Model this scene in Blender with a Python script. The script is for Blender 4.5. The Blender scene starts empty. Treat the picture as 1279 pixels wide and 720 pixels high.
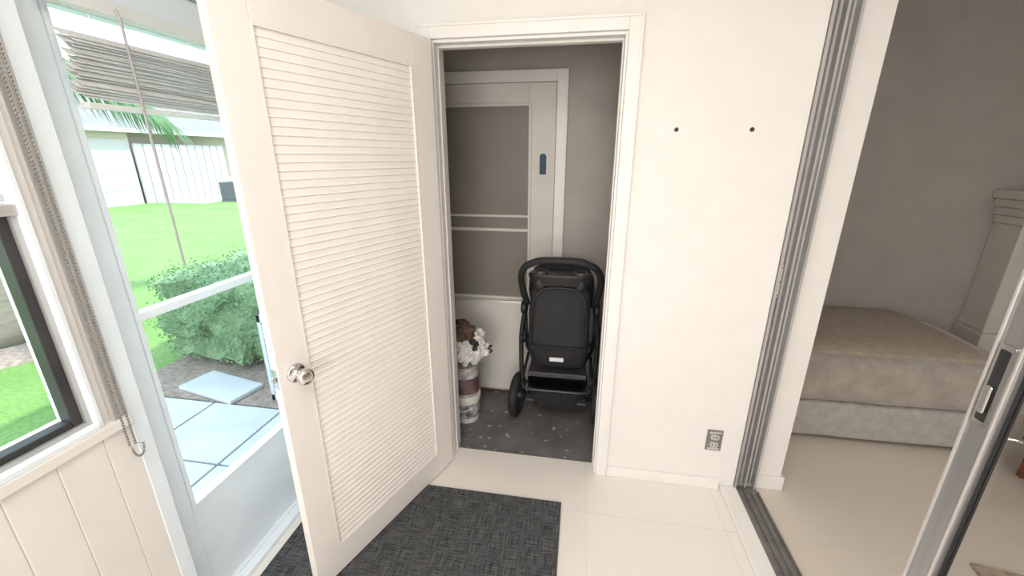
import bpy, bmesh, math, random
from mathutils import Vector, Matrix, noise
random.seed(7)
S=bpy.context.scene
COL=S.collection

# ---------------------------------------------------------------- materials
def mat(name,c,rough=.6,metal=0,var=.06,scale=8,bump=.0,bscale=60,spec=.5,trans=0,c2=None,stretch=None,sheen=0,transl=0):
    m=bpy.data.materials.new(name); m.use_nodes=True
    nt=m.node_tree; b=nt.nodes['Principled BSDF']
    b.inputs['Roughness'].default_value=rough; b.inputs['Metallic'].default_value=metal
    b.inputs['Specular IOR Level'].default_value=spec
    b.inputs['Transmission Weight'].default_value=trans
    if sheen: b.inputs['Sheen Weight'].default_value=sheen
    tc=nt.nodes.new('ShaderNodeTexCoord'); vec=tc.outputs['Object']
    if stretch:
        mp=nt.nodes.new('ShaderNodeMapping'); mp.inputs['Scale'].default_value=stretch
        nt.links.new(vec,mp.inputs['Vector']); vec=mp.outputs['Vector']
    n=nt.nodes.new('ShaderNodeTexNoise'); n.inputs['Scale'].default_value=scale; n.inputs['Detail'].default_value=5
    nt.links.new(vec,n.inputs['Vector'])
    r=nt.nodes.new('ShaderNodeValToRGB')
    ca=[max(0,v*(1-var)) for v in c]; cb=[min(1,v*(1+var)) for v in c]
    if c2: ca=list(c); cb=list(c2)
    r.color_ramp.elements[0].color=(*ca,1); r.color_ramp.elements[1].color=(*cb,1)
    r.color_ramp.elements[0].position=.35; r.color_ramp.elements[1].position=.65
    nt.links.new(n.outputs['Fac'],r.inputs['Fac']); nt.links.new(r.outputs['Color'],b.inputs['Base Color'])
    if bump:
        n2=nt.nodes.new('ShaderNodeTexNoise'); n2.inputs['Scale'].default_value=bscale; n2.inputs['Detail'].default_value=4
        nt.links.new(vec,n2.inputs['Vector'])
        bp=nt.nodes.new('ShaderNodeBump'); bp.inputs['Strength'].default_value=bump; bp.inputs['Distance'].default_value=.01
        nt.links.new(n2.outputs['Fac'],bp.inputs['Height']); nt.links.new(bp.outputs['Normal'],b.inputs['Normal'])
    if transl:
        tr=nt.nodes.new('ShaderNodeBsdfTranslucent'); nt.links.new(r.outputs['Color'],tr.inputs[0])
        mx=nt.nodes.new('ShaderNodeMixShader'); mx.inputs[0].default_value=transl
        out=nt.nodes['Material Output']; nt.links.new(b.outputs[0],mx.inputs[1]); nt.links.new(tr.outputs[0],mx.inputs[2]); nt.links.new(mx.outputs[0],out.inputs[0])
    return m
def tilemat(name,c,grout,size,ox,oy,rough):
    m=mat(name,c,rough,var=.02,scale=2); nt=m.node_tree; b=nt.nodes['Principled BSDF']
    geo=nt.nodes.new('ShaderNodeNewGeometry'); sx=nt.nodes.new('ShaderNodeSeparateXYZ'); nt.links.new(geo.outputs['Position'],sx.inputs[0])
    outs=[]
    for ax,o in (('X',ox),('Y',oy)):
        a=nt.nodes.new('ShaderNodeMath'); a.operation='SUBTRACT'; nt.links.new(sx.outputs[ax],a.inputs[0]); a.inputs[1].default_value=o-size*20
        d=nt.nodes.new('ShaderNodeMath'); d.operation='MODULO'; nt.links.new(a.outputs[0],d.inputs[0]); d.inputs[1].default_value=size
        l=nt.nodes.new('ShaderNodeMath'); l.operation='LESS_THAN'; nt.links.new(d.outputs[0],l.inputs[0]); l.inputs[1].default_value=.0026
        outs.append(l)
    mx=nt.nodes.new('ShaderNodeMath'); mx.operation='MAXIMUM'; nt.links.new(outs[0].outputs[0],mx.inputs[0]); nt.links.new(outs[1].outputs[0],mx.inputs[1])
    mix=nt.nodes.new('ShaderNodeMix'); mix.data_type='RGBA'
    nt.links.new(mx.outputs[0],mix.inputs[0])
    src=b.inputs['Base Color'].links[0].from_socket
    nt.links.new(src,mix.inputs[6]); mix.inputs[7].default_value=(*grout,1)
    nt.links.new(mix.outputs[2],b.inputs['Base Color'])
    return m
def glassmat(name,tint=(1,1,1),refl=.08):
    m=bpy.data.materials.new(name); m.use_nodes=True; nt=m.node_tree; nt.nodes.clear()
    o=nt.nodes.new('ShaderNodeOutputMaterial'); t=nt.nodes.new('ShaderNodeBsdfTransparent'); t.inputs[0].default_value=(*tint,1)
    g=nt.nodes.new('ShaderNodeBsdfGlossy'); g.inputs['Roughness'].default_value=.03
    mx=nt.nodes.new('ShaderNodeMixShader'); n=nt.nodes.new('ShaderNodeTexNoise'); n.inputs['Scale'].default_value=3
    r=nt.nodes.new('ShaderNodeMapRange'); r.inputs[3].default_value=refl*.8; r.inputs[4].default_value=refl*1.2
    nt.links.new(n.outputs['Fac'],r.inputs[0]); nt.links.new(r.outputs[0],mx.inputs[0])
    nt.links.new(t.outputs[0],mx.inputs[1]); nt.links.new(g.outputs[0],mx.inputs[2]); nt.links.new(mx.outputs[0],o.inputs[0])
    return m

M={}
M['white']=mat('white_wall_paint',(.82,.795,.77),.55,var=.015,bump=.08,bscale=120)
M['trimw']=mat('white_trim_gloss',(.83,.81,.785),.35,var=.015)
M['doorw']=mat('door_cream_white',(.87,.825,.785),.38,var=.015)
M['slat']=mat('louver_slat_white',(.91,.87,.82),.28,var=.02)
M['sdoor']=mat('storm_door_white',(.86,.92,.97),.35,var=.02)
M['bead']=mat('beadboard_white',(.85,.81,.765),.5,var=.02)
M['ceil']=mat('ceiling_white',(.85,.85,.84),.8,var=.01)
M['tile']=tilemat('cream_floor_tile',(.84,.80,.745),(.73,.68,.62),.60,.09,1.50,.22)
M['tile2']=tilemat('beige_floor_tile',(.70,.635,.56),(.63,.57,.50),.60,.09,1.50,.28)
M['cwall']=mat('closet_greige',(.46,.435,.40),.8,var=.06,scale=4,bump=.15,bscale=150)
M['lwall']=mat('living_grey_wall',(.34,.32,.295),.85,var=.04,scale=6,bump=.2,bscale=180)
M['alu']=mat('aluminium_dull',(.52,.515,.505),.38,.45,var=.10,scale=20,stretch=(1,1,.1))
M['alul']=mat('aluminium_light',(.66,.65,.63),.38,.6,var=.04,scale=8,stretch=(1,1,.1))
M['alud']=mat('aluminium_dark',(.26,.25,.24),.5,.5,var=.15,scale=20)  # darker grey aluminium for floor track, hinges, chain and outlet plate
M['bronze']=mat('bronze_window_frame',(.055,.053,.055),.4,.3,var=.2,scale=10)
M['chrome']=mat('satin_chrome',(.72,.70,.68),.2,1,var=.04)
M['black']=mat('black_plastic',(.018,.018,.02),.45,var=.2)
M['fabric']=mat('black_fabric',(.017,.017,.019),.9,var=.35,scale=60,bump=.3,bscale=300)
M['meshf']=mat('black_mesh_fabric',(.018,.018,.021),.8,c2=(.036,.036,.04),scale=220,bump=.3,bscale=400)
M['rubber']=mat('black_rubber',(.022,.022,.024),.7,var=.2,bump=.3,bscale=150)
M['dgrey']=mat('dark_grey_plastic',(.055,.055,.06),.4,var=.1)
M['glass']=glassmat('clear_glass',(1,1,1),.03)
M['glassd']=glassmat('sliding_glass',(.93,.93,.93),.05)
M['tape']=mat('blue_painters_tape',(.05,.09,.16),.7,var=.15)
M['velvet']=mat('grey_velvet',(.32,.285,.25),.9,c2=(.41,.37,.33),scale=14,bump=.4,bscale=60,sheen=.4)
M['velvetl']=mat('pale_grey_velvet',(.37,.35,.33),.9,c2=(.45,.425,.40),scale=24,bump=.4,bscale=60,sheen=.4)
M['quilt']=mat('taupe_quilt',(.35,.295,.24),.95,c2=(.41,.35,.29),scale=30,bump=.6,bscale=90)
M['mantel']=mat('mantel_cream',(.52,.49,.45),.6,var=.03)
M['wood']=mat('reddish_wood',(.16,.045,.025),.4,c2=(.26,.08,.04),scale=6,stretch=(1,8,8))
M['rug']=mat('patterned_rug',(.16,.12,.09),.95,c2=(.42,.33,.24),scale=18,bump=.5)
M['blind']=mat('blind_white',(.90,.90,.89),.45,var=.02,transl=.3)
M['wand']=mat('wand_plastic',(.42,.38,.39),.3,var=.05)
M['shade']=mat('cream_shade',(.80,.66,.52),.8,var=.04,stretch=(1,1,12),transl=.35)
M['canp']=mat('can_dark_label',(.10,.05,.07),.4,c2=(.22,.13,.13),scale=16)
M['canl']=mat('can_label_pale',(.62,.60,.56),.5,c2=(.30,.27,.30),scale=35)
M['bucket']=mat('white_bucket',(.74,.73,.70),.4,var=.03)
M['blabel']=mat('bucket_label',(.68,.68,.66),.5,c2=(.08,.09,.14),scale=30)
def bagmat():
    m=mat('printed_plastic_bag',(.74,.73,.71),.3,var=.08,scale=20,bump=.6,bscale=40); nt=m.node_tree; b=nt.nodes['Principled BSDF']
    src=b.inputs['Base Color'].links[0].from_socket
    tc=nt.nodes.new('ShaderNodeTexCoord'); n=nt.nodes.new('ShaderNodeTexNoise'); n.inputs['Scale'].default_value=9; n.inputs['Detail'].default_value=3
    nt.links.new(tc.outputs['Object'],n.inputs['Vector'])
    mr=nt.nodes.new('ShaderNodeMapRange'); mr.inputs[1].default_value=.58; mr.inputs[2].default_value=.60; nt.links.new(n.outputs['Fac'],mr.inputs[0])
    mx=nt.nodes.new('ShaderNodeMix'); mx.data_type='RGBA'; nt.links.new(mr.outputs[0],mx.inputs[0]); nt.links.new(src,mx.inputs[6]); mx.inputs[7].default_value=(.035,.033,.035,1)
    nt.links.new(mx.outputs[2],b.inputs['Base Color']); return m
M['bag']=bagmat()
M['brown']=mat('brown_cloth',(.05,.03,.025),.9,c2=(.15,.09,.065),scale=20,bump=.5)
M['board']=mat('white_board',(.70,.68,.64),.4,var=.03)
M['boarde']=mat('board_brown_edge',(.32,.20,.12),.8,var=.3,scale=30)
M['steel']=mat('steel_screw',(.12,.11,.11),.4,.8)
M['hedge']=mat('hedge_leaves',(.15,.27,.12),.8,c2=(.25,.38,.20),scale=9,bump=.4)
M['tree']=mat('tree_leaves',(.14,.20,.13),.8,c2=(.22,.28,.20),scale=3,bump=.4)
M['palm']=mat('palm_green',(.11,.23,.10),.6,c2=(.19,.32,.16),scale=5,transl=.3)
M['trunk']=mat('palm_trunk',(.38,.31,.25),.9,c2=(.48,.41,.34),scale=6,stretch=(1,1,5),bump=.6)
M['mulch']=mat('mulch',(.25,.19,.155),.95,c2=(.40,.325,.275),scale=30,bump=.8)
M['paver']=mat('concrete_paver',(.53,.56,.58),.85,c2=(.61,.635,.65),scale=4,bump=.15)
M['stucco']=mat('cream_stucco',(.50,.455,.37),.9,var=.03)
M['housew']=mat('white_house_paint',(.46,.46,.46),.8,var=.02)
M['fgap']=mat('fence_gap_shadow',(.34,.345,.35),.9,var=.02)
M['roof']=mat('grey_roof_shingle',(.21,.208,.205),.9,var=.08,scale=3,stretch=(1,1,6))
M['ac']=mat('condenser_white',(.56,.58,.59),.5,var=.04)
M['acg']=mat('condenser_grey',(.36,.38,.39),.6,var=.1)
M['acd']=mat('condenser_dark',(.14,.15,.16),.6,var=.1)
def grass():
    m=mat('lawn_grass',(.135,.270,.060),.95,c2=(.175,.33,.085),scale=1.2,bump=.3,bscale=30)
    nt=m.node_tree; b=nt.nodes['Principled BSDF']; src=b.inputs['Base Color'].links[0].from_socket
    tc=nt.nodes.new('ShaderNodeTexCoord'); n=nt.nodes.new('ShaderNodeTexNoise'); n.inputs['Scale'].default_value=38; n.inputs['Detail'].default_value=8
    nt.links.new(tc.outputs['Object'],n.inputs['Vector'])
    mr=nt.nodes.new('ShaderNodeMapRange'); mr.inputs[1].default_value=.3; mr.inputs[2].default_value=.7; mr.inputs[3].default_value=.72; mr.inputs[4].default_value=1.2
    nt.links.new(n.outputs['Fac'],mr.inputs[0])
    mx=nt.nodes.new('ShaderNodeMix'); mx.data_type='RGBA'; mx.blend_type='MULTIPLY'; mx.inputs[0].default_value=1
    nt.links.new(src,mx.inputs[6]); nt.links.new(mr.outputs[0],mx.inputs[7]); nt.links.new(mx.outputs[2],b.inputs['Base Color'])
    return m
M['grass']=grass()
def concrete():
    m=mat('closet_dark_concrete',(.12,.115,.11),.7,c2=(.19,.183,.175),scale=5,bump=.25)
    nt=m.node_tree; b=nt.nodes['Principled BSDF']; src=b.inputs['Base Color'].links[0].from_socket
    tc=nt.nodes.new('ShaderNodeTexCoord'); n=nt.nodes.new('ShaderNodeTexNoise'); n.inputs['Scale'].default_value=26; n.inputs['Detail'].default_value=4
    nt.links.new(tc.outputs['Object'],n.inputs['Vector'])
    mr=nt.nodes.new('ShaderNodeMapRange'); mr.inputs[1].default_value=.64; mr.inputs[2].default_value=.70
    nt.links.new(n.outputs['Fac'],mr.inputs[0])
    mx=nt.nodes.new('ShaderNodeMix'); mx.data_type='RGBA'
    nt.links.new(mr.outputs[0],mx.inputs[0]); nt.links.new(src,mx.inputs[6]); mx.inputs[7].default_value=(.5,.48,.45,1); nt.links.new(mx.outputs[2],b.inputs['Base Color'])
    return m
M['conc']=concrete()
def weave():
    m=mat('charcoal_woven_mat',(.035,.036,.04),.85); nt=m.node_tree; b=nt.nodes['Principled BSDF']
    tc=nt.nodes.new('ShaderNodeTexCoord'); facs=[]
    for sc in ((14,260,1),(260,14,1)):
        mp=nt.nodes.new('ShaderNodeMapping'); mp.inputs['Scale'].default_value=sc; nt.links.new(tc.outputs['Object'],mp.inputs['Vector'])
        n=nt.nodes.new('ShaderNodeTexNoise'); n.inputs['Scale'].default_value=1; n.inputs['Detail'].default_value=2; nt.links.new(mp.outputs[0],n.inputs['Vector']); facs.append(n)
    a=nt.nodes.new('ShaderNodeMath'); a.operation='ADD'; nt.links.new(facs[0].outputs['Fac'],a.inputs[0]); nt.links.new(facs[1].outputs['Fac'],a.inputs[1])
    r=nt.nodes.new('ShaderNodeMapRange'); r.inputs[1].default_value=.8; r.inputs[2].default_value=1.25; nt.links.new(a.outputs[0],r.inputs[0])
    mx=nt.nodes.new('ShaderNodeMix'); mx.data_type='RGBA'; nt.links.new(r.outputs[0],mx.inputs[0]); mx.inputs[6].default_value=(.017,.018,.021,1); mx.inputs[7].default_value=(.13,.135,.14,1)
    nt.links.new(mx.outputs[2],b.inputs['Base Color'])
    return m
M['mat']=weave()

# ---------------------------------------------------------------- helpers
def setp(o,label=None,cat=None,kind=None,group=None):
    if label: o['label']=label
    if cat: o['category']=cat
    if kind: o['kind']=kind
    if group: o['group']=group
    return o
def empty(name,loc,rotz=0,**k):
    o=bpy.data.objects.new(name,None); o.empty_display_size=.1
    o.location=loc; o.rotation_euler=(0,0,rotz); COL.objects.link(o); return setp(o,**k)
def fin(name,bm,m,root=None,local=False,smooth=False,bevel=0,origin=None,seg=2,**k):
    bmesh.ops.recalc_face_normals(bm,faces=bm.faces)
    if origin is not None and root is None:
        bmesh.ops.translate(bm,verts=bm.verts,vec=-Vector(origin))
    me=bpy.data.meshes.new(name); bm.to_mesh(me); bm.free()
    if smooth:
        for p in me.polygons: p.use_smooth=True
    me.materials.append(m)
    o=bpy.data.objects.new(name,me); COL.objects.link(o)
    if root is not None:
        o.parent=root
        if not local: o.matrix_parent_inverse=(Matrix.Translation(root.location)@root.rotation_euler.to_matrix().to_4x4()).inverted()
    elif origin is not None: o.location=origin
    if bevel:
        b=o.modifiers.new('bevel','BEVEL'); b.width=bevel; b.segments=seg; b.limit_method='ANGLE'; b.angle_limit=math.radians(40)
        if seg>2:
            for p in me.polygons: p.use_smooth=True
    return setp(o,**k)
def box(bm,x0,x1,y0,y1,z0,z1):
    v=[bm.verts.new(p) for p in ((x0,y0,z0),(x1,y0,z0),(x1,y1,z0),(x0,y1,z0),(x0,y0,z1),(x1,y0,z1),(x1,y1,z1),(x0,y1,z1))]
    for f in ((0,3,2,1),(4,5,6,7),(0,1,5,4),(1,2,6,5),(2,3,7,6),(3,0,4,7)): bm.faces.new([v[i] for i in f])
    return v
def boxes(name,L,m,**k):
    bm=bmesh.new()
    for b in L: box(bm,*b)
    return fin(name,bm,m,**k)
def smoothpath(P,n=6,closed=False):
    P=[Vector(p) for p in P]; out=[]; N=len(P)
    rng=range(N if closed else N-1)
    for i in rng:
        if closed: a,b,c,d=P[(i-1)%N],P[i],P[(i+1)%N],P[(i+2)%N]
        else: a,b,c,d=P[max(i-1,0)],P[i],P[i+1],P[min(i+2,N-1)]
        for j in range(n):
            t=j/n; out.append(.5*((2*b)+(c-a)*t+(2*a-5*b+4*c-d)*t*t+(3*b-a-3*c+d)*t**3))
    if not closed: out.append(P[-1])
    return out
def tube(bm,P,r,seg=10,closed=False,cap=True):
    P=[Vector(p) for p in P]; N=len(P); rings=[]; up=None
    for i,p in enumerate(P):
        if closed: t=(P[(i+1)%N]-P[(i-1)%N])
        else: t=P[min(i+1,N-1)]-P[max(i-1,0)]
        t.normalize()
        if up is None: up=t.orthogonal().normalized()
        up=(up-t*up.dot(t)).normalized(); s=t.cross(up)
        rr=r[i] if isinstance(r,(list,tuple)) else r
        rings.append([bm.verts.new(p+(up*math.cos(2*math.pi*k/seg)+s*math.sin(2*math.pi*k/seg))*rr) for k in range(seg)])
    for i in range(N if closed else N-1):
        a,b=rings[i],rings[(i+1)%N]
        for k in range(seg): bm.faces.new((a[k],a[(k+1)%seg],b[(k+1)%seg],b[k]))
    if cap and not closed: bm.faces.new(rings[0][::-1]); bm.faces.new(rings[-1])
def lathe(bm,prof,c,axis='z',seg=28,cap=True):
    rings=[]
    for r,h in prof:
        ring=[]
        for k in range(seg):
            a=2*math.pi*k/seg; u,v=r*math.cos(a),r*math.sin(a)
            p={'z':(u,v,h),'y':(u,h,v),'x':(h,u,v)}[axis]
            ring.append(bm.verts.new(Vector(c)+Vector(p)))
        rings.append(ring)
    for i in range(len(rings)-1):
        for k in range(seg): bm.faces.new((rings[i][k],rings[i][(k+1)%seg],rings[i+1][(k+1)%seg],rings[i+1][k]))
    if cap: bm.faces.new(rings[0][::-1]); bm.faces.new(rings[-1])
def loft(bm,secs,seg=24,power=3.5):
    rings=[]
    for cx,cy,cz,hx,hy in secs:
        ring=[]
        for k in range(seg):
            a=2*math.pi*k/seg; c,s=math.cos(a),math.sin(a)
            ring.append(bm.verts.new((cx+hx*math.copysign(abs(c)**(2/power),c),cy+hy*math.copysign(abs(s)**(2/power),s),cz)))
        rings.append(ring)
    for i in range(len(rings)-1):
        for k in range(seg): bm.faces.new((rings[i][k],rings[i][(k+1)%seg],rings[i+1][(k+1)%seg],rings[i+1][k]))
    bm.faces.new(rings[0][::-1]); bm.faces.new(rings[-1])
def blob(bm,c,r,sub=3,amp=.2,fr=3,sc=(1,1,1),seed=0):
    g=bmesh.ops.create_icosphere(bm,subdivisions=sub,radius=1)
    for v in g['verts']:
        n=noise.noise(v.co*fr+Vector((seed,seed,seed)))
        v.co=Vector(c)+Vector((v.co.x*sc[0],v.co.y*sc[1],v.co.z*sc[2]))*r*(1+amp*n)

# ---------------------------------------------------------------- camera
H=1.55; F=510.0
cam=bpy.data.objects.new('camera',bpy.data.cameras.new('camera')); COL.objects.link(cam)
cam.data.sensor_fit='HORIZONTAL'; cam.data.sensor_width=36; cam.data.lens=F/1279*36; cam.data.clip_start=.02; cam.data.clip_end=300
cam.location=(0,0,H); cam.rotation_euler=(math.radians(72.2),0,math.radians(9.5))
S.camera=cam

# ---------------------------------------------------------------- shell
YW=1.76; XL=-1.2; CZ=2.44
boxes('floor',[(-1.32,.80,-3,1.83,-.12,0)],M['tile'],kind='structure',label='glossy cream tile floor of the entry room')
boxes('floor.001',[(-1.2,.92,1.83,2.55,-.12,-.006)],M['conc'],kind='structure',label='dark paint-spattered concrete closet floor')
boxes('floor.002',[(.80,4.5,-3,1.83,-.12,0),(.92,4.5,1.83,3.05,-.12,0)],M['tile2'],kind='structure',label='beige tile floor of the adjoining room')
boxes('ceiling',[(-2.0,4.6,-3.1,3.2,CZ,CZ+.12)],M['ceil'],kind='structure')
OX0,OX1,OZ=-.622,.140,1.992
boxes('wall_back',[(-1.32,OX0,YW,1.88,0,CZ),(OX1,.80,YW,1.88,0,CZ),(OX0,OX1,YW,1.88,OZ,CZ),(.80,1.02,1.80,1.88,0,CZ)],M['white'],kind='structure',label='white painted wall around the closet opening')
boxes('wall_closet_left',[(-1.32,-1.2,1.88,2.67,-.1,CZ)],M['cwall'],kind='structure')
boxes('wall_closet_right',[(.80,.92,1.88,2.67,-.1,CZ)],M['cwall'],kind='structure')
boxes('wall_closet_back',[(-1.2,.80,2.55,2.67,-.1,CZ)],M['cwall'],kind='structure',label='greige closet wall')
boxes('wall_partition',[(.92,1.02,1.88,3.17,0,CZ)],M['white'],kind='structure')
boxes('wall_living_back',[(1.02,4.5,3.05,3.17,0,CZ)],M['lwall'],kind='structure',label='grey wall behind the bed')
boxes('wall_living_right',[(4.5,4.62,-3.1,3.17,0,CZ)],M['lwall'],kind='structure')
boxes('wall_front',[(-1.32,4.5,-3.12,-3,0,CZ)],M['white'],kind='structure')
boxes('wall_left',[(-1.32,XL,-3,-.6,0,CZ),(-1.32,XL,-.6,.71,0,.885),(-1.32,XL,-.6,.71,2.0,CZ),(-1.32,XL,.71,.79,0,CZ),
      (-1.32,XL,.79,1.71,2.05,CZ),(-1.32,XL,1.71,YW,0,CZ)],M['white'],kind='structure',label='exterior wall with window and storm door')
L=[]; y=-1.5
while y<.765:
    y1=min(y+.098,.768); L.append((XL,XL+.010,y,y1,.0,.86)); y+=.1
L.append((XL,XL+.0075,-1.5,.768,0,.86)); L.append((XL,XL+.022,-1.5,.768,.858,.885))
boxes('trim_1',L,M['bead'],bevel=.0015,kind='structure',label='white vertical beadboard panelling under the window')
def casing(x0,x1,zt,yf,w,d=.015):
    e_=.004
    return [(x1,x1+w,yf-d,yf,0,zt+w),(x0-w,x0,yf-d,yf,0,zt+w),(x0,x1,yf-d,yf,zt,zt+w),
       (x1+w*.78,x1+w,yf-d-e_,yf-d,0,zt+w),(x0-w,x0-w*.78,yf-d-e_,yf-d,0,zt+w),(x0-w*.78,x1+w*.78,yf-d-e_,yf-d,zt+w*.78,zt+w)]
L=casing(OX0,OX1,OZ,YW,.052)
L+=[(OX1-.010,OX1,YW,1.88,0,OZ),(OX0,OX0+.012,YW,1.88,0,OZ),(OX0+.012,OX1-.010,YW,1.88,OZ-.012,OZ),
    (OX1-.016,OX1-.010,1.80,1.835,0,OZ-.012),(OX0+.012,OX0+.018,1.80,1.835,0,OZ-.012),(OX0+.018,OX1-.016,1.80,1.835,OZ-.022,OZ-.012)]
boxes('trim_2',L,M['trimw'],bevel=.002,kind='structure',label='white moulded casing and jamb of the closet opening')
boxes('baseboard_back',[(OX1+.053,.73,YW-.014,YW,0,.055)],M['trimw'],bevel=.003,kind='structure')
boxes('baseboard_right',[(.905,1.034,1.786,1.80,0,.075),(1.02,1.034,1.80,3.05,0,.075)],M['trimw'],bevel=.003,kind='structure')
boxes('trim_3',[(.735,.812,-1.5,YW,0,.018)],M['trimw'],bevel=.004,kind='structure',label='white curb strip beside the sliding door track')
L=[(.80,.897,1.788,1.80,.022,CZ)]
for a,b,d in ((.803,.812,.05),(.830,.838,.03),(.848,.856,.045),(.872,.878,.03),(.888,.897,.05)):
    L.append((a,b,1.80-d,1.788,.022,CZ))
boxes('trim_4',L,M['alu'],kind='structure',label='dull aluminium sliding-door jamb channel')
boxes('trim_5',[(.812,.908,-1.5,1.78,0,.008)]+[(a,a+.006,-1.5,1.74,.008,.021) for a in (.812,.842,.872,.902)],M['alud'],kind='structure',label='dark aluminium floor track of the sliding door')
r=empty('latch_strike',(.857,1.775,1.06),label='small steel latch strike screwed in the aluminium jamb',cat='latch')
boxes('plate',[(.812,.829,1.772,1.787,.99,1.13)],M['alul'],root=r,bevel=.002)
for z in (1.0,1.12,1.06):
    bm=bmesh.new(); lathe(bm,[(.004,-.004),(.005,0)],(.8205,1.772,z),'y',10); fin('screw',bm,M['steel'],root=r)

# ---------------------------------------------------------------- louvered door (door_1)
hx,hy=-.605,1.718; e=Vector((-.347,-.938)).normalized(); ang=math.atan2(e.y,e.x)
W=.80; ZT=1.985; Z0=.012
r=empty('door_1',(hx,hy,0),ang,kind='structure',label='white full-louver interior door standing open')
t=.035; s0,s1,z0,z1=.118,.700,.130,1.875
boxes('door_frame',[(0,s0,-t,0,Z0,ZT),(s1,W,-t,0,Z0,ZT),(s0,s1,-t,0,Z0,z0),(s0,s1,-t,0,z1,ZT)],M['doorw'],root=r,local=True,bevel=.002)
b=.005
boxes('louver_moulding',[(s0,s0+b,-t-.002,.0015,z0,z1),(s1-b,s1,-t-.002,.0015,z0,z1),(s0+b,s1-b,-t-.002,.0015,z0,z0+b),(s0+b,s1-b,-t-.002,.0015,z1-b,z1)],M['doorw'],root=r,local=True)
bm=bmesh.new(); n=72; pitch=(z1-z0-2*b)/n
for i in range(n):
    zb=z0+b+pitch*i
    P=[(-.010,zb+pitch+.002),(-.0062,zb+pitch+.002),(-.0045,zb+.0065),(-.0022,zb+.0045),(-.0022,zb+.0022),(-.0066,zb)]
    va=[bm.verts.new((s0+b,p[0],p[1])) for p in P]; vb=[bm.verts.new((s1-b,p[0],p[1])) for p in P]; k_=len(P)
    for k in range(k_): bm.faces.new((va[k],va[(k+1)%k_],vb[(k+1)%k_],vb[k]))
fin('louver_slats',bm,M['slat'],root=r,local=True)
bm=bmesh.new()
lathe(bm,[(.031,0),(.031,.004),(.027,.008),(.012,.010),(.011,.028),(.018,.034),(.026,.042),(.0275,.052),(.024,.060),(.014,.064),(.005,.0645)],(.745,0,.90),'y')
fin('door_knob',bm,M['chrome'],root=r,local=True,smooth=True,label='round satin chrome door knob')
bm=bmesh.new()
lathe(bm,[(.031,-t),(.031,-t-.004),(.012,-t-.008),(.011,-t-.028),(.026,-t-.042),(.0275,-t-.052),(.014,-t-.064)],(.745,0,.90),'y')
fin('door_knob',bm,M['chrome'],root=r,local=True,smooth=True,label='round satin chrome door knob')
boxes('latch_plate',[(W-.0005,W+.0015,-t+.005,-.005,.865,.93)],M['chrome'],root=r,local=True)
boxes('latch_bolt',[(W+.0015,W+.012,-t+.011,-.012,.888,.906)],M['chrome'],root=r,local=True,bevel=.003)

# ---------------------------------------------------------------- storm door (door_2)
xs=-1.27
boxes('trim_6',[(-1.34,-1.205,.775,.80,0,2.08),(-1.34,-1.205,1.69,1.715,0,2.08),(-1.34,-1.205,.80,1.69,2.02,2.08),(-1.205,XL+.012,.768,.81,0,2.10),(-1.205,XL+.012,1.68,1.73,0,2.10),(-1.205,XL+.012,.81,1.68,2.03,2.10)],M['sdoor'],bevel=.002,kind='structure',label='white exterior door jamb')
boxes('trim_7',[(-1.36,XL+.01,.80,1.69,0,.022),(-1.24,-1.225,.80,1.69,.022,.034)],M['sdoor'],kind='structure',label='white door threshold')
r=empty('door_2',(xs,.81,.03),kind='structure',label='white aluminium storm door with two glass panes')
y0,y1=.805,1.685; gy0,gy1=.888,1.60
boxes('door_frame',[(xs,xs+.032,y0,gy0,.03,2.015),(xs,xs+.032,gy1,y1,.03,2.015),(xs,xs+.032,gy0,gy1,1.90,2.015),(xs,xs+.032,gy0,gy1,.03,.42)],M['sdoor'],root=r,bevel=.003)
boxes('glazing_bar',[(xs+.002,xs+.040,gy0,gy1,1.098,1.124)],M['sdoor'],root=r,bevel=.003)
f=.012
boxes('glass_retainer',[(xs+.002,xs+.038,gy0,gy0+f,.42,1.098),(xs+.002,xs+.038,gy1-f,gy1,.42,1.098),(xs+.002,xs+.038,gy0+f,gy1-f,.42,.42+f),
   (xs+.002,xs+.038,gy0,gy0+f,1.124,1.90),(xs+.002,xs+.038,gy1-f,gy1,1.124,1.90),(xs+.002,xs+.038,gy0+f,gy1-f,1.888,1.90)],M['sdoor'],root=r,bevel=.001)
boxes('glass',[(xs+.012,xs+.016,gy0,gy1,.42,1.098)],M['glass'],root=r)
boxes('glass',[(xs+.012,xs+.016,gy0,gy1,1.124,1.90)],M['glass'],root=r)
boxes('hinge',[(xs+.032,xs+.045,.812,.826,.30,.40)],M['alud'],root=r)
boxes('hinge',[(xs+.032,xs+.045,.812,.826,1.6,1.69)],M['alud'],root=r)

# mini blind
xb=-1.19
r=empty('mini_blind',(xb,1.22,1.9),label='white horizontal mini blind pulled up in a crooked stack',cat='window blind')
boxes('headrail',[(xb-.02,xb+.014,.86,1.60,1.885,1.915)],M['blind'],root=r,bevel=.002)
bm=bmesh.new()
for i in range(20):
    z=1.695+i*.0068; tl=random.uniform(.014,.020); dx=random.uniform(-.004,.004); sh=random.uniform(-.014,.014); sag=random.uniform(-.003,.003)
    N=8; A=[];B=[]
    for k in range(N+1):
        yy=.882+sh+(1.59-.882)*k/N; zz=z+sag*math.sin(k/N*math.pi*2)-.012*(k/N)*(1-i/20)
        A.append(bm.verts.new((xb-.009+dx,yy,zz+tl*.5))); B.append(bm.verts.new((xb+.011+dx,yy,zz-tl*.5)))
    for k in range(N): bm.faces.new((A[k],A[k+1],B[k+1],B[k]))
o=fin('slats',bm,M['blind'],root=r); sm=o.modifiers.new('s','SOLIDIFY'); sm.thickness=.0010
boxes('bottom_rail',[(xb-.013,xb+.013,.885,1.58,1.662,1.676)],M['blind'],root=r,bevel=.002)
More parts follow.
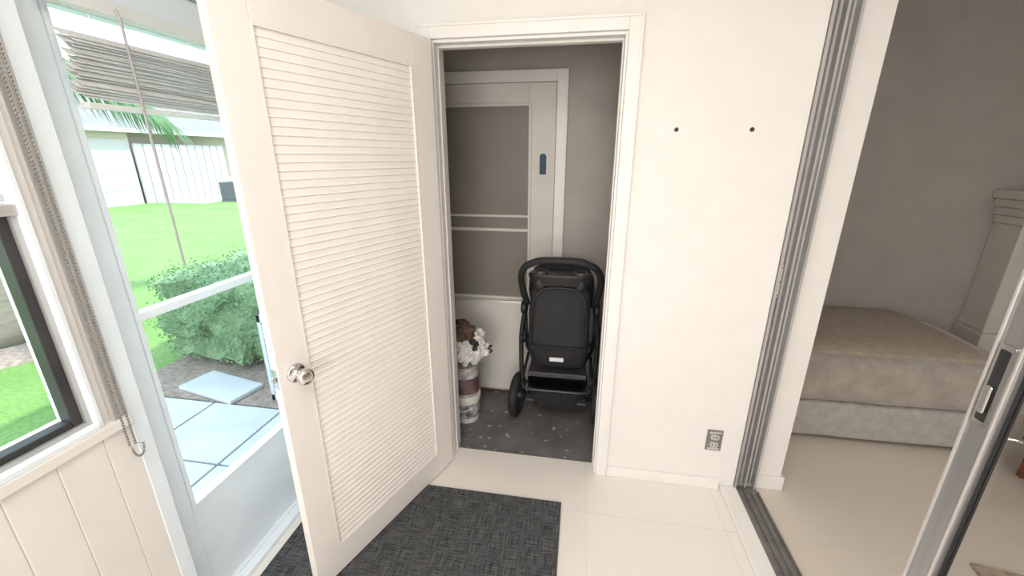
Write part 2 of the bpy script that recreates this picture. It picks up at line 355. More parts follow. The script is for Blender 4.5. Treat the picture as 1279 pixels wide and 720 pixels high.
for yy in (.95,1.22,1.5):
    bm=bmesh.new(); tube(bm,[(xb,yy,1.89),(xb,yy,1.69)],.0012,6); fin('lift_cord',bm,M['blind'],root=r)
bm=bmesh.new(); tube(bm,[(xb+.02,1.0,1.90),(xb+.025,1.003,1.88),(xb+.022,1.012,1.24)],.0034,6)
fin('tilt_wand',bm,M['wand'],root=r,label='long translucent tilt wand')

# ---------------------------------------------------------------- window_1
r=empty('window_1',(XL,0,.9),kind='structure',label='single-hung window with dark bronze lower sash')
boxes('window_frame',[(-1.32,-1.188,.700,.712,.885,2.0),(-1.32,-1.188,-.6,-.57,.885,2.0),(-1.32,-1.182,-.57,.700,.885,.900),(-1.32,-1.2,-.57,.700,1.97,2.0)],M['sdoor'],root=r,bevel=.002,label='thin white window frame')
boxes('chain_channel',[(-1.2,-1.190,.732,.765,.875,2.1),(-1.190,-1.184,.732,.737,.875,2.1),(-1.190,-1.184,.760,.765,.875,2.1)],M['alul'],root=r,bevel=.001,label='aluminium side channel')
boxes('sash',[(-1.25,-1.215,.668,.690,.900,1.43),(-1.25,-1.215,-.57,-.53,.900,1.43),(-1.25,-1.215,-.53,.668,.900,.926),(-1.25,-1.215,-.53,.668,1.41,1.43)],M['bronze'],root=r,bevel=.003,label='dark bronze lower sash')
boxes('sash_edge',[(-1.25,-1.205,.690,.700,.900,1.43),(-1.2155,-1.205,-.57,.690,.900,.910)],M['alu'],root=r,bevel=.001)
boxes('meeting_rail',[(-1.27,-1.195,-.57,.700,1.43,1.455)],M['alul'],root=r,bevel=.003)
boxes('glass',[(-1.235,-1.231,-.53,.668,.926,1.41)],M['glass'],root=r)
r=empty('roller_shade',(-1.22,0,1.98),label='cream fabric shade covering the upper window half',cat='window shade')
boxes('fabric',[(-1.226,-1.224,-.56,.698,1.475,1.95)],M['shade'],root=r)
boxes('bottom_bar',[(-1.229,-1.221,-.56,.698,1.460,1.475)],M['alul'],root=r)
bm=bmesh.new(); tube(bm,[(-1.225,-.56,1.958),(-1.225,.698,1.958)],.012,12)
fin('roller',bm,M['blind'],root=r,smooth=True)
bm=bmesh.new(); P=[]; z=2.02
while z>.80: P.append(Vector((-1.178,.742,z))); z-=.0085
for k in range(14):
    a=math.pi*k/13; P.append(Vector((-1.172,.756-.014*math.cos(a),.79-.03*math.sin(a))))
z=.80
while z<2.02: P.append(Vector((-1.178,.7565-(z-.8)*.003,z))); z+=.0085
for p in P:
    g=bmesh.ops.create_icosphere(bm,subdivisions=1,radius=.0034)
    bmesh.ops.translate(bm,verts=g['verts'],vec=p)
tube(bm,P,.0008,5)
fin('bead_chain',bm,M['alud'],origin=(-1.18,.755,2.0),label='thin metal bead chain looped beside the window',cat='blind chain')

# ---------------------------------------------------------------- sliding door (door_3)
sx=.902
r=empty('door_3',(sx,.5,0),kind='structure',label='aluminium framed sliding glass door partly open')
M['brush']=mat('brushed_stile',(.40,.40,.405),.33,.85,var=.10,scale=60,stretch=(1,1,.02))
boxes('door_frame',[(sx-.016,sx+.014,.890,.950,.03,2.3),(sx-.016,sx+.014,-.45,-.39,.03,2.3),(sx-.016,sx+.014,-.39,.890,.03,.10),(sx-.016,sx+.014,-.39,.890,2.24,2.3)],M['brush'],root=r,bevel=.002)
boxes('stile_lip',[(sx-.021,sx-.016,.944,.950,.03,2.3),(sx-.021,sx-.016,.890,.895,.03,2.3)],M['alul'],root=r,bevel=.001)
boxes('seal',[(sx-.004,sx+.008,.884,.890,.10,2.24)],M['black'],root=r)
boxes('glass',[(sx-.001,sx+.003,-.39,.884,.10,2.24)],M['glassd'],root=r)
def rrect(cy,cz,hy_,hz,rad,n=5):
    pts=[]
    for ci,(sy,sz_) in enumerate(((1,1),(-1,1),(-1,-1),(1,-1))):
        for k in range(n+1):
            a=math.pi/2*ci+math.pi/2*k/n; pts.append((cy+sy*(hy_-rad)+rad*math.cos(a),cz+sz_*(hz-rad)+rad*math.sin(a)))
    return pts
A=rrect(.921,1.085,.0175,.095,.007); B=rrect(.921,1.085,.0120,.084,.004)
xo=sx-.0165
def ring(bm,pts,x): return [bm.verts.new((x,p[0],p[1])) for p in pts]
bm=bmesh.new()
a0=ring(bm,A,xo); a1=ring(bm,A,xo-.004); b1=ring(bm,B,xo-.004); b0=ring(bm,B,xo-.0008); n=len(A)
for u,v in ((a0,a1),(a1,b1),(b1,b0)):
    for k in range(n): bm.faces.new((u[k],u[(k+1)%n],v[(k+1)%n],v[k]))
fin('handle',bm,M['chrome'],root=r,label='recessed chrome pull handle')
bm=bmesh.new(); c=ring(bm,B,xo-.001); bm.faces.new(c); fin('handle_recess',bm,M['black'],root=r)
boxes('latch_lever',[(xo-.010,xo-.0012,.915,.928,1.02,1.085)],M['chrome'],root=r,bevel=.003)
bm=bmesh.new(); tube(bm,smoothpath([(sx+.014,.905,.97),(sx+.04,.895,.975),(sx+.045,.865,.972),(sx+.03,.845,.97)],4),.003,8)
fin('hook',bm,M['chrome'],root=r)

# ---------------------------------------------------------------- closet door (door_4)
yb=2.55
boxes('trim_8',casing(-.995,-.165,1.955,yb,.062,.018),M['trimw'],bevel=.003,kind='structure',label='off-white casing of the blocked closet door')
r=empty('door_4',(-.58,yb-.02,0),kind='structure',label='off-white door with a tall glass panel inside closet')
gx0,gx1,gz0,gz1=-.845,-.325,.665,1.83
M['cdoor']=mat('closet_door_paint',(.70,.67,.625),.5,var=.03)
boxes('door_frame',[(-.992,gx0,yb-.012,yb-.001,.02,1.952),(gx1,-.168,yb-.012,yb-.001,.02,1.952),(gx0,gx1,yb-.012,yb-.001,.02,gz0),(gx0,gx1,yb-.012,yb-.001,gz1,1.952)],M['cdoor'],root=r,bevel=.002)
w=.018
boxes('glass_moulding',[(gx0-w,gx0,yb-.022,yb-.012,gz0-w,gz1+w),(gx1,gx1+w,yb-.022,yb-.012,gz0-w,gz1+w),(gx0,gx1,yb-.022,yb-.012,gz0-w,gz0),(gx0,gx1,yb-.022,yb-.012,gz1,gz1+w)],M['cdoor'],root=r,bevel=.003)
M['pane']=mat('opaque_dark_pane',(.25,.23,.205),.5,var=.06,scale=3,spec=.3)  # opaque grey-brown pane instead of clear glass
boxes('glass',[(gx0,gx1,yb-.008,yb-.002,gz0,gz1)],M['pane'],root=r)
boxes('glass_bar',[(gx0,gx1,yb-.020,yb-.009,1.19,1.205)],M['cdoor'],root=r,bevel=.002)
boxes('glass_bar',[(gx0,gx1,yb-.020,yb-.009,1.10,1.120)],M['cdoor'],root=r,bevel=.002)
boxes('trim_9',[(-.10,.80,yb-.004,yb,1.165,1.175)],M['cwall'],kind='structure',label='seam strip on closet wall')
boxes('painter_tape',[(-.258,-.218,yb-.0135,yb-.0125,1.45,1.56),(-.252,-.225,yb-.016,yb-.0135,1.54,1.568)],M['tape'],label='strip of dark blue painter tape on the closet door',cat='tape')

# leaning white board
RX=lambda bm,a,v:(bmesh.ops.rotate(bm,verts=bm.verts,cent=(0,0,0),matrix=Matrix.Rotation(math.radians(a),3,'X')),bmesh.ops.translate(bm,verts=bm.verts,vec=v))
bm=bmesh.new(); box(bm,-.81,-.345,-.012,.012,.012,.64); RX(bm,-7,(0,2.445,0))
r=empty('leaning_board',(-.58,2.44,0),label='white panel board leaning against the closet door',cat='board')
fin('panel',bm,M['board'],root=r,bevel=.002)
bm=bmesh.new()
for a in ((-.815,-.806,-.016,-.0125,.012,.645),(-.349,-.340,-.016,-.0125,.012,.645),(-.806,-.349,-.016,-.0125,.633,.645),(-.806,-.349,-.016,-.0125,.02,.028)): box(bm,*a)
RX(bm,-7,(0,2.445,0)); fin('edge_strip',bm,M['alul'],root=r)
bm=bmesh.new(); box(bm,-.80,-.35,-.018,-.0165,.012,.020); RX(bm,-7,(0,2.445,0)); fin('raw_edge',bm,M['boarde'],root=r,label='raw brown lower edge')
bm=bmesh.new(); box(bm,-.335,-.27,-.01,.01,.006,.56); RX(bm,-4,(0,2.47,0))
fin('wood_plank',bm,M['board'],origin=(-.3,2.47,0),bevel=.002,label='narrow white painted plank leaning beside the board',cat='plank')

# paint bucket, can, bag
bx,by=-.640,2.12
r=empty('paint_bucket',(bx,by,0),label='white plastic tub of joint compound with printed label',cat='bucket')
bm=bmesh.new(); lathe(bm,[(.072,-.005),(.074,.0),(.084,.15),(.087,.152),(.087,.160),(.085,.161),(.089,.163),(.089,.178),(.084,.182),(.077,.180)],(bx,by,0)); fin('tub',bm,M['bucket'],root=r)
bm=bmesh.new(); lathe(bm,[(.0762,.03),(.0838,.13)],(bx,by,0),cap=False); fin('label',bm,M['blabel'],root=r,smooth=True)
bm=bmesh.new(); tube(bm,smoothpath([(bx-.088,by,.155),(bx-.058,by-.083,.12),(bx,by-.100,.10),(bx+.058,by-.083,.12),(bx+.088,by,.155)],5),.002,6); fin('bail',bm,M['bucket'],root=r)
cx,cy=bx-.004,by+.004
r=empty('paint_can',(cx,cy,.182),label='gallon paint can with dark maroon label',cat='paint can')
bm=bmesh.new(); lathe(bm,[(.083,.183),(.086,.185),(.086,.190),(.083,.192),(.083,.36),(.086,.362),(.086,.370),(.079,.371),(.076,.366)],(cx,cy,0)); fin('can_body',bm,M['alul'],root=r)
bm=bmesh.new(); lathe(bm,[(.0838,.197),(.0838,.30)],(cx,cy,0),cap=False); fin('label',bm,M['canp'],root=r,smooth=True)
bm=bmesh.new(); lathe(bm,[(.0839,.302),(.0839,.352)],(cx,cy,0),cap=False); fin('label_band',bm,M['canl'],root=r,smooth=True)
r=empty('plastic_bag',(cx,cy,.371),label='crumpled white plastic bag with black print holding brown cloth',cat='bag')
bcn=Vector((cx+.022,cy+.005,.485))
bm=bmesh.new(); blob(bm,bcn,.132,5,.22,2.0,(1.05,.85,1.0),3)
for v in bm.verts:
    q=v.co*13; rd=abs(noise.noise(q)); r2=abs(noise.noise(q*2.3+Vector((4,4,4))))
    v.co+=(v.co-bcn).normalized()*(-.055*(1-rd*2)**3*.6-.022*(1-r2*2)**3)
    if v.co.z<.3735: v.co.z=.3735
fin('bag_body',bm,M['bag'],root=r)
bm=bmesh.new(); blob(bm,(cx-.012,cy-.02,.575),.085,4,.35,3,(1,.8,.8),8)
for v in bm.verts: v.co+=Vector((noise.noise(v.co*40),noise.noise(v.co*40+Vector((1,1,1))),noise.noise(v.co*40+Vector((7,7,1)))))*.016
fin('contents',bm,M['brown'],root=r)

# ---------------------------------------------------------------- stroller
C=Vector((-.092,0,0)); r=empty('stroller',(-.092,2.22,0),label='black baby stroller parked with its handlebar facing out',cat='stroller')
def mp(pts,s=1): return [(C.x+s*x,y,z) for x,y,z in pts]
half=[(.196,2.27,.72),(.214,2.22,.82),(.217,2.16,.915),(.190,2.115,.985),(.13,2.095,1.020),(.07,2.088,1.032)]
P=mp(half[::-1],-1)[::-1]+mp(half[::-1],1)
bm=bmesh.new(); tube(bm,smoothpath(P,6),.019,12); fin('handlebar',bm,M['rubber'],root=r,smooth=True,label='rounded foam-covered handlebar')
bm=bmesh.new()
for s_ in (-1,1):
    tube(bm,smoothpath(mp([(.196,2.27,.74),(.228,2.26,.50),(.212,2.21,.17)],s_),5),.014,10)
    tube(bm,mp([(.208,2.27,.68),(.205,2.36,.40),(.13,2.45,.20)],s_),.012,10)
    tube(bm,mp([(.20,2.12,.30),(.20,2.40,.33)],s_),.009,8)
    lathe(bm,[(.034,-.016),(.040,-.01),(.040,.01),(.034,.016)],(C.x+s_*.212,2.26,.70),'x',16)
    lathe(bm,[(.026,-.014),(.03,.0),(.026,.014)],(C.x+s_*.226,2.26,.50),'x',16)
tube(bm,[(C.x-.215,2.21,.14),(C.x+.215,2.21,.14)],.012,10)
tube(bm,[(C.x-.22,2.26,.48),(C.x+.22,2.26,.48)],.010,10)
tube(bm,[(C.x-.13,2.45,.20),(C.x+.13,2.45,.20)],.010,10)
fin('chassis',bm,M['black'],root=r,smooth=True)
bm=bmesh.new()
loft(bm,[(C.x,2.235,.34,.11,.02),(C.x,2.22,.36,.150,.04),(C.x,2.20,.43,.168,.06),(C.x,2.19,.52,.178,.080),(C.x,2.195,.62,.172,.070),(C.x,2.20,.72,.174,.078),(C.x,2.21,.82,.165,.065),(C.x,2.22,.88,.140,.045),(C.x,2.225,.905,.07,.02)],40,2.8)
bmesh.ops.subdivide_edges(bm,edges=bm.edges,cuts=1,use_grid_fill=True)
for v in bm.verts: v.co.y+=.010*noise.noise(v.co*14)
fin('seat_back',bm,M['meshf'],root=r,smooth=True,label='bulging black mesh seat back')
bm=bmesh.new()
tube(bm,smoothpath([(C.x-.135,2.135,.42),(C.x-.150,2.118,.55),(C.x-.150,2.125,.72),(C.x-.11,2.140,.84),(C.x,2.145,.865),(C.x+.11,2.140,.84),(C.x+.150,2.125,.72),(C.x+.150,2.118,.55),(C.x+.135,2.135,.42)],6),.0045,6)
fin('seat_piping',bm,M['black'],root=r)
boxes('seat_strap',[(C.x-.16,C.x+.16,2.105,2.116,.505,.530)],M['fabric'],root=r,bevel=.002)
boxes('brand_tag',[(C.x-.045,C.x+.035,2.126,2.132,.425,.448)],mat('tag_white',(.85,.85,.85),.6),root=r)
bm=bmesh.new()
loft(bm,[(C.x,2.32,.70,.180,.05),(C.x,2.315,.80,.192,.075),(C.x,2.305,.88,.186,.075),(C.x,2.295,.935,.16,.065),(C.x,2.285,.965,.11,.045),(C.x,2.28,.975,.05,.02)],32,2.6)
fin('canopy',bm,M['fabric'],root=r,smooth=True)
bm=bmesh.new()
loft(bm,[(C.x,2.165,.875,.12,.035),(C.x,2.165,.885,.160,.050),(C.x,2.165,.935,.178,.060),(C.x,2.165,.945,.168,.055)],32,2.8)
fin('parent_console',bm,M['black'],root=r)
for s_ in (-1,1):
    bm=bmesh.new(); lathe(bm,[(.028,.86),(.034,.89),(.040,.952),(.043,.962),(.036,.962),(.030,.93)],(C.x+s_*.108,2.152,0),'z',20)
    fin('cup_holder',bm,M['dgrey'],root=r,smooth=True)
bm=bmesh.new()
loft(bm,[(C.x,2.27,.115,.12,.10),(C.x,2.27,.12,.165,.15),(C.x,2.265,.18,.18,.155),(C.x,2.262,.235,.185,.15),(C.x,2.262,.2355,.176,.142),(C.x,2.262,.15,.160,.13)],28)
fin('storage_basket',bm,M['fabric'],root=r)
bm=bmesh.new(); tube(bm,smoothpath([(C.x-.185,2.2,.24),(C.x-.18,2.11,.245),(C.x,2.10,.245),(C.x+.18,2.11,.245),(C.x+.185,2.2,.24)],5),.008,8); fin('basket_rim',bm,M['dgrey'],root=r,smooth=True)
boxes('basket_shelf',[(C.x-.17,C.x+.17,2.14,2.40,.325,.333),(C.x-.17,C.x+.17,2.13,2.14,.315,.345)],M['dgrey'],root=r,bevel=.003)
for s_ in (-1,1): boxes('brake_pedal',[(C.x+s_*.15-.025,C.x+s_*.15+.025,2.095,2.16,.165,.18)],M['dgrey'],root=r,bevel=.003)
def wheel(px,py,R_,wd,toe=0):
    def tr(bm): bmesh.ops.rotate(bm,verts=bm.verts,cent=(px,py,R_),matrix=Matrix.Rotation(toe,3,'Z'))
    bm=bmesh.new(); pr=[]
    for k in range(9):
        a=math.pi*k/8; pr.append((R_-wd*.5+wd*.5*math.sin(a),-wd*.5*math.cos(a)))
    pr=[(R_*.72,-wd*.45)]+pr+[(R_*.72,wd*.45)]
    rings=[]
    for rr,h in pr:
        rings.append([bm.verts.new((px+h,py+rr*math.cos(2*math.pi*k/32),R_+rr*math.sin(2*math.pi*k/32))) for k in range(32)])
    n=len(rings)
    for i in range(n):
        for k in range(32): bm.faces.new((rings[i][k],rings[i][(k+1)%32],rings[(i+1)%n][(k+1)%32],rings[(i+1)%n][k]))
    tr(bm); w_=fin('wheel',bm,M['rubber'],root=r,smooth=True)
    bm=bmesh.new()
    for k in range(6):
        a=2*math.pi*k/6; c_,s_=math.cos(a),math.sin(a)
        tube(bm,[(px,py+.015*c_,R_+.015*s_),(px,py+R_*.76*c_,R_+R_*.76*s_)],.008,8)
    lathe(bm,[(.012,-wd*.62),(.026,-wd*.5),(.026,wd*.5),(.012,wd*.62)],(px,py,R_),'x',16)
    tr(bm); o=fin('wheel_rim',bm,M['dgrey'],smooth=True); o.parent=w_
for s_ in (-1,1):
    wheel(C.x+s_*.243,2.20,.140,.052,toe=math.radians(-7))
    wheel(C.x+s_*.10,2.435,.085,.034)

# ---------------------------------------------------------------- outlet, anchors, mat
r=empty('electrical_outlet',(.677,YW,.27),label='uncovered grey duplex outlet set in the white wall',cat='outlet')
boxes('mounting_plate',[(.642,.712,YW-.005,YW,.215,.327)],M['alud'],root=r,bevel=.002)
for za in (.222,.310): boxes('bracket',[(.650,.704,YW-.009,YW-.005,za,za+.010)],M['alul'],root=r,bevel=.002)
for zc in (.250,.292):
    bm=bmesh.new(); loft(bm,[(.677,zc,0,.020,.0155),(.677,zc,.007,.019,.0145)],20,3)
    for v in bm.verts: y_,z_=v.co.y,v.co.z; v.co=Vector((v.co.x,YW-.005-z_,y_))
    s_=fin('socket',bm,M['alul'],root=r)
    for xa in (.668,.682):
        o=boxes('slot',[(xa,xa+.003,YW-.0127,YW-.0122,zc-.004,zc+.006)],M['black']); o.parent=s_
for x_,z_ in ((.345,1.65),(.615,1.648)):
    bm=bmesh.new(); lathe(bm,[(.008,0),(.008,-.003),(.006,-.005),(.005,-.002),(.002,-.002)],(x_,YW,z_),'y',18)
    lathe(bm,[(.003,-.002),(.003,-.009),(.0015,-.010)],(x_,YW,z_),'y',10)
    fin('wall_anchor',bm,M['steel'],origin=(x_,YW,z_),label='small grey screw anchor in the bare white wall',cat='wall anchor',group='screw anchors on the white wall')
boxes('door_mat',[(-1.155,-.022,.86,1.535,.0,.007)],M['mat'],bevel=.002,origin=(-.6,1.2,0),label='charcoal grey woven mat on the cream tiles',cat='door mat')

# ---------------------------------------------------------------- living room
r=empty('bed',(1.7,2.62,0),label='grey velvet upholstered bed against the grey wall',cat='bed')
def cushion(name,x0,x1,ya,yb_,za,zb,p,m,sag,**k):
    bm=bmesh.new(); box(bm,x0,x1,ya,yb_,za,zb)
    bmesh.ops.subdivide_edges(bm,edges=bm.edges,cuts=18,use_grid_fill=True)
    c=Vector(((x0+x1)/2,(ya+yb_)/2,(za+zb)/2)); h=Vector(((x1-x0)/2,(yb_-ya)/2,(zb-za)/2)); R=p
    for v in bm.verts:
        d=v.co-c; q=Vector([max(-(h[i]-R),min(h[i]-R,d[i])) for i in range(3)]); o_=d-q
        if o_.length>1e-6: o_=o_.normalized()*R
        nn=Vector((noise.noise(v.co*3.5),noise.noise(v.co*3.5+Vector((3,3,3))),noise.noise(v.co*3+Vector((9,0,1)))))
        pf=sag*(1-(d.x/h.x)**4)*(1-(d.y/h.y)**2) if d.z>0 else 0
        v.co=c+q+o_+nn*.010+Vector((0,0,pf))
        v.co.z=max(za,v.co.z)
    return fin(name,bm,m,root=r,smooth=True,**k)
cushion('bed_base',1.06,2.30,2.215,3.02,.03,.262,.035,M['velvetl'],0)
cushion('mattress',1.06,2.34,2.185,3.025,.262,.512,.075,M['velvet'],.025)
for xa in (1.12,2.22):
    for ya in (2.27,2.93): boxes('bed_leg',[(xa,xa+.06,ya,ya+.06,0,.035)],M['black'],root=r)
bm=bmesh.new(); box(bm,1.07,2.13,2.28,3.02,.527,.548)
bmesh.ops.subdivide_edges(bm,edges=bm.edges,cuts=14,use_grid_fill=True)
for v in bm.verts:
    dx=(v.co.x-1.72)/.66; dy=(v.co.y-2.605)/.42
    v.co.z+=.006*noise.noise(v.co*6)+.026*(1-dx**4)*(1-min(1,dy*dy))-.018*max(0,(2.36-v.co.y)/.08)**2
fin('quilt',bm,M['quilt'],root=r,bevel=.008,seg=3,label='folded taupe quilt')
r=empty('fireplace_mantel',(3.0,2.95,0),label='off-white fireplace mantel with stepped cornice',cat='fireplace mantel')
for xa in (2.57,3.80):
    boxes('mantel_leg',[(xa,xa+.24,2.86,3.05,0,1.16),(xa-.022,xa+.262,2.835,3.05,0,.48),(xa-.012,xa+.252,2.845,3.05,.48,.51)],M['mantel'],root=r,bevel=.006)
boxes('mantel_frieze',[(2.81,3.80,2.88,3.05,.92,1.16),(2.56,4.05,2.85,3.05,1.16,1.21),(2.55,4.06,2.84,3.05,1.21,1.26),(2.535,4.075,2.82,3.05,1.26,1.31)],M['mantel'],root=r,bevel=.008)
boxes('mantel_shelf',[(2.515,4.10,2.79,3.05,1.31,1.36)],M['mantel'],root=r,bevel=.008)
boxes('firebox',[(2.81,3.80,3.03,3.05,0,.92)],M['black'],root=r)
r=empty('footstool',(2.4,2.0,0),label='low reddish wooden footstool beside the bed',cat='stool')
boxes('seat',[(2.24,2.58,1.88,2.12,.20,.235)],M['wood'],root=r,bevel=.006)
for xa,ya in ((2.26,1.90),(2.53,1.90),(2.26,2.07),(2.53,2.07)): boxes('leg',[(xa,xa+.03,ya,ya+.03,0,.20)],M['wood'],root=r,bevel=.003)
bm=bmesh.new(); box(bm,0,1.0,-1.3,0,0,.012); bmesh.ops.rotate(bm,verts=bm.verts,cent=(0,0,0),matrix=Matrix.Rotation(math.radians(-10),3,'Z')); bmesh.ops.translate(bm,verts=bm.verts,vec=(1.60,1.50,0))
fin('area_rug',bm,M['rug'],origin=(1.6,1.5,0),bevel=.003,label='brown patterned rug on the beige tiles',cat='rug')

# ---------------------------------------------------------------- exterior
G=-.13
boxes('lawn',[(-70,-1.34,-30,70,G-.2,G)],M['grass'],origin=(-20,10,G),label='bright green mown lawn',cat='lawn',kind='stuff')
sz=.52
for i in range(3):
    for j in range(6):
        x1_=-1.42-i*(sz+.015); ya=-1.08+j*(sz+.015)
        boxes('paver',[(x1_-sz,x1_,ya,ya+sz,G,G+.03)],M['paver'],bevel=.004,origin=(x1_-sz/2,ya+sz/2,G),label='square pale concrete paving slab by the doorstep',cat='paving slab',group='concrete paving slabs')
boxes('mulch_bed',[(-3.35,-1.45,2.14,4.6,G,G+.02)],M['mulch'],label='brown mulch bed around the hedge',cat='mulch bed',kind='stuff',origin=(-2.6,3,G))
bm=bmesh.new(); box(bm,-.28,.28,-.13,.13,0,.03); bmesh.ops.rotate(bm,verts=bm.verts,cent=(0,0,0),matrix=Matrix.Rotation(math.radians(-12),3,'Z')); bmesh.ops.translate(bm,verts=bm.verts,vec=(-2.60,2.30,G+.021))
fin('stepping_stone',bm,M['paver'],origin=(-2.6,2.30,G),bevel=.006,label='loose pale stepping stone in the mulch',cat='stepping stone')
def hedge(name,x0,x1,ya,yb_,zt,label):
    bm=bmesh.new(); box(bm,x0,x1,ya,yb_,G+.10,zt)
    bmesh.ops.subdivide_edges(bm,edges=bm.edges,cuts=12,use_grid_fill=True)
    ctr=Vector(((x0+x1)/2,(ya+yb_)/2,(G+zt)/2))
    for v in bm.verts:
        d=v.co-ctr; q=Vector((d.x/(x1-x0)*2,d.y/(yb_-ya)*2,d.z/(zt-G)*2)); l=q.length
        v.co=ctr+d*(1-.06*max(0,l-1))+Vector((noise.noise(v.co*5),noise.noise(v.co*5+Vector((7,0,0))),noise.noise(v.co*5+Vector((0,7,0)))))*.13
        v.co.z=max(v.co.z,G+.03)
    bm.faces.ensure_lookup_table(); fs=list(bm.faces)
    for i in range(24000):
        f_=random.choice(fs); vs=f_.verts; a=random.random(); b=random.random()
        p=vs[0].co.lerp(vs[1].co,a).lerp(vs[3].co.lerp(vs[2].co,a),b)+Vector([random.gauss(0,.035) for _ in range(3)])
        p.z=max(p.z,G+.05)
        u=Vector([random.uniform(-1,1) for _ in range(3)]).normalized(); w=u.orthogonal().normalized(); l=random.uniform(.009,.018)
        q=[bm.verts.new(p+u*l),bm.verts.new(p+w*l*.5),bm.verts.new(p-u*l),bm.verts.new(p-w*l*.5)]; bm.faces.new(q)
    return fin(name,bm,M['hedge'],origin=(ctr.x,ctr.y,G),label=label,cat='hedge')
hedge('hedge',-3.35,-2.25,2.60,4.2,.62,'low loose light green hedge beside the walkway')
def condenser(x0,x1,ya,yb_,z0_,z1_,lab,mc,mg):
    r=empty('air_conditioner',((x0+x1)/2,(ya+yb_)/2,z0_),label=lab,cat='air conditioner')
    L=[(x0,x0+.03,ya,ya+.03,z0_,z1_),(x1-.03,x1,ya,ya+.03,z0_,z1_),(x0,x0+.03,yb_-.03,yb_,z0_,z1_),(x1-.03,x1,yb_-.03,yb_,z0_,z1_),(x0,x1,ya,yb_,z1_-.06,z1_),(x0,x1,ya,yb_,z0_,z0_+.05)]
    z=z0_+.08
    while z<z1_-.08:
        L.append((x0+.004,x1-.004,ya+.004,yb_-.004,z,z+.026)); z+=.04
    boxes('cabinet',L,mc,root=r,bevel=.003)
    boxes('coil',[(x0+.03,x1-.03,ya+.03,yb_-.03,z0_+.05,z1_-.06)],mg,root=r)
    bm=bmesh.new(); c_=((x0+x1)/2,(ya+yb_)/2,z1_)
    for q in range(5): tube(bm,[(c_[0]+(.06+q*.045)*math.cos(a),c_[1]+(.06+q*.045)*math.sin(a),z1_+.01) for a in [2*math.pi*k/24 for k in range(24)]],.004,5,closed=True)
    fin('fan_grille',bm,mg,root=r)
condenser(-2.11,-1.45,2.22,2.86,G+.021,.55,'pale outdoor condenser unit standing by the hedge',M['ac'],M['acg'])
condenser(-14.0,-13.3,14.3,15.0,G,.62,'dark outdoor condenser unit near the far house',M['acd'],M['acd'])
px_,py_=-5.3,2.70; r=empty('palm_tree',(px_,py_,G),label='palm tree with pale trunk and drooping green fronds',cat='palm tree')
bm=bmesh.new(); pts=[(px_,py_,G+.002)]+[(px_+.02*math.sin(k),py_+.03*k*.3,G+k*.24) for k in range(1,12)]; tube(bm,pts,[.24-.008*k for k in range(12)],16)
for v in bm.verts: v.co.z=max(v.co.z,G+.001)
fin('trunk',bm,M['trunk'],root=r,smooth=True)
top=Vector(pts[-1])
def frond(az,L_,lift,droop=1,wid=1):
    bm=bmesh.new(); d=Vector((math.cos(az),math.sin(az),0)); P=[]
    for k in range(15):
        t_=k/14; P.append(top+d*L_*t_*(1-.18*t_)+Vector((0,0,lift*t_-.78*droop*L_*t_*t_)))
    tube(bm,P,[.016*(1-.8*k/14) for k in range(15)],6)
    side=Vector((-d.y,d.x,0))
    for k in range(90):
        t_=.12+.88*k/90; i=min(13,int(t_*14)); fr=t_*14-i; p=P[i].lerp(P[i+1],fr); tg=(P[i+1]-P[i]).normalized()
        ll=(.46*math.sin(min(1,t_*1.05+.10)*math.pi*.80)+.08)*wid
        for s_ in (-1,1):
            dr=(side*s_*.75+tg*.60+Vector((0,0,-.35+random.uniform(-.1,.1)))).normalized()
            a=p; m_=p+dr*ll*.5+Vector((0,0,-.01)); e_=p+dr*ll+Vector((0,0,-.14*ll/.4)); wv=tg*.014
            v=[bm.verts.new(q) for q in (a-wv*.5,a+wv*.5,m_+wv,m_-wv,e_)]
            bm.faces.new((v[0],v[1],v[2],v[3])); bm.faces.new((v[3],v[2],v[4]))
    fin('frond',bm,M['palm'],root=r)
for k in range(8): frond(math.radians(135+k*30),random.uniform(1.9,2.3),random.uniform(.35,1.0))
frond(math.radians(68),2.0,.30,.55,1.15); frond(math.radians(98),1.7,.55,.45)
bm=bmesh.new(); lathe(bm,[(.75,.001),(.7,.03),(.30,.04),(.27,.001)],(px_,py_,G),'z',28,cap=False); fin('mulch_ring',bm,M['mulch'],origin=(px_,py_,G),label='brown mulch ring around the palm trunk',cat='mulch',kind='stuff')
r=empty('house',(-20,16,G),label='single-storey cream house with grey shingle roof',cat='house')
boxes('house_wall',[(-24,-17.0,10.2,27,G,2.55),(-17.0,-16.3,10.2,13.2,G,2.55)],M['stucco'],root=r)
bm=bmesh.new()
def roof(bm,x0,x1,ya,yb_,ze,zr):
    xm=(x0+x1)/2
    v=[bm.verts.new(p) for p in ((x0,ya,ze),(x1,ya,ze),(x1,yb_,ze),(x0,yb_,ze),(xm,ya+2.2,zr),(xm,yb_-2.2,zr))]
    for f_ in ((0,1,4),(1,2,5,4),(2,3,5),(3,0,4,5),(0,3,2,1)): bm.faces.new([v[i] for i in f_])
roof(bm,-24.6,-15.9,9.6,27.6,2.5,4.4); fin('roof',bm,M['roof'],root=r)
boxes('garage_door',[(-16.3,-16.26,10.9,13.15,G,2.15)]+[(-16.26,-16.25,10.9,13.15,z,z+.02) for z in (.4,.95,1.5)],M['housew'],root=r)
boxes('fascia',[(-15.95,-15.88,9.6,27.6,2.38,2.52)],M['housew'],root=r)
r=empty('fence',(-16.2,15,G),label='tall white vertical-board privacy fence',cat='fence')
boxes('boards',[(-16.2,-16.17,13.22+k*.36,13.22+k*.36+.31,G,2.02) for k in range(11)],M['housew'],root=r)
boxes('backing',[(-16.22,-16.20,13.2,17.17,G,2.0)],M['fgap'],root=r)
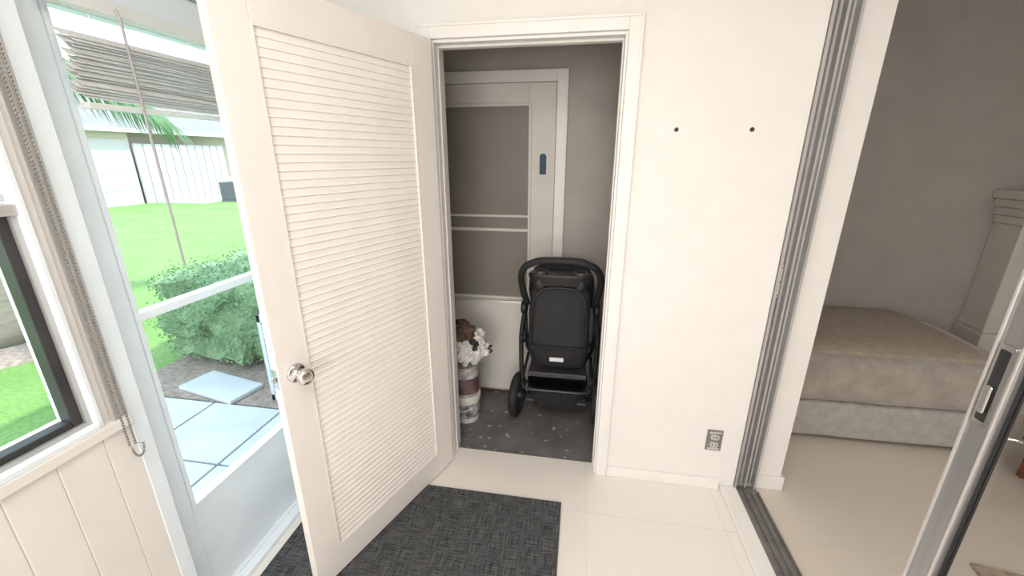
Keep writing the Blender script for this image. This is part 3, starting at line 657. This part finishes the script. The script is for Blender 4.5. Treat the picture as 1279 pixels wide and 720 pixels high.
boxes('concrete_path',[(-16.1,-14.1,13.5,22,G,G+.03)],M['paver'],origin=(-15,17,G),label='pale concrete pad before the far house',cat='path')
for i,(x_,y_,rr) in enumerate(((-31,14,3.0),(-33,24,3.3),(-29,33,3.0))):
    r=empty('tree',(x_,y_,G),label='leafy green tree rising behind the house',cat='tree',group='trees behind the house')
    bm=bmesh.new(); tube(bm,[(x_,y_,G),(x_,y_,2.6)],.25,8); fin('trunk',bm,M['trunk'],root=r)
    bm=bmesh.new(); blob(bm,(x_,y_,4.6),rr*.85,4,.6,2.2,(1.2,1.2,.8),i*4); fin('crown',bm,M['tree'],root=r)

# ---------------------------------------------------------------- lighting
w=bpy.data.worlds.new('world'); S.world=w; w.use_nodes=True; nt=w.node_tree; bg=nt.nodes['Background']
tc=nt.nodes.new('ShaderNodeTexCoord'); sp=nt.nodes.new('ShaderNodeSeparateXYZ'); rp=nt.nodes.new('ShaderNodeValToRGB')
nt.links.new(tc.outputs['Generated'],sp.inputs[0]); nt.links.new(sp.outputs['Z'],rp.inputs['Fac']); nt.links.new(rp.outputs['Color'],bg.inputs['Color'])
rp.color_ramp.elements[0].color=(.88,.95,1,1); rp.color_ramp.elements[1].color=(.62,.80,1,1); rp.color_ramp.elements[1].position=.6
bg.inputs['Strength'].default_value=3.6
def light(kind,name,loc,rot,energy,color,**k):
    l=bpy.data.lights.new(name,kind); l.energy=energy; l.color=color
    for a,b in k.items(): setattr(l,a,b)
    o=bpy.data.objects.new(name,l); o.location=loc; o.rotation_euler=rot; COL.objects.link(o)
light('SUN','sun',(0,0,10),(math.radians(8),math.radians(32),0),4.6,(1,.97,.90),angle=.02)
light('AREA','rear_fill',(-.1,-2.6,1.5),(math.radians(90),0,0),68,(1,.955,.905),shape='RECTANGLE',size=1.9,size_y=1.6)  # added area light standing in for a presumed, unmodelled window behind the camera
light('AREA','ceiling_fill',(-.2,.0,2.38),(0,0,0),22,(1,.93,.86),shape='RECTANGLE',size=1.0,size_y=1.0)  # added fill that brightens the entry room; no ceiling fixture is modelled
light('AREA','living_fill',(2.6,.5,2.38),(0,0,0),13,(1,.93,.85),shape='RECTANGLE',size=1.2,size_y=1.2)  # weak fill added to lift the adjoining room, not a real lamp
S.view_settings.view_transform='Standard'; S.view_settings.look='None'
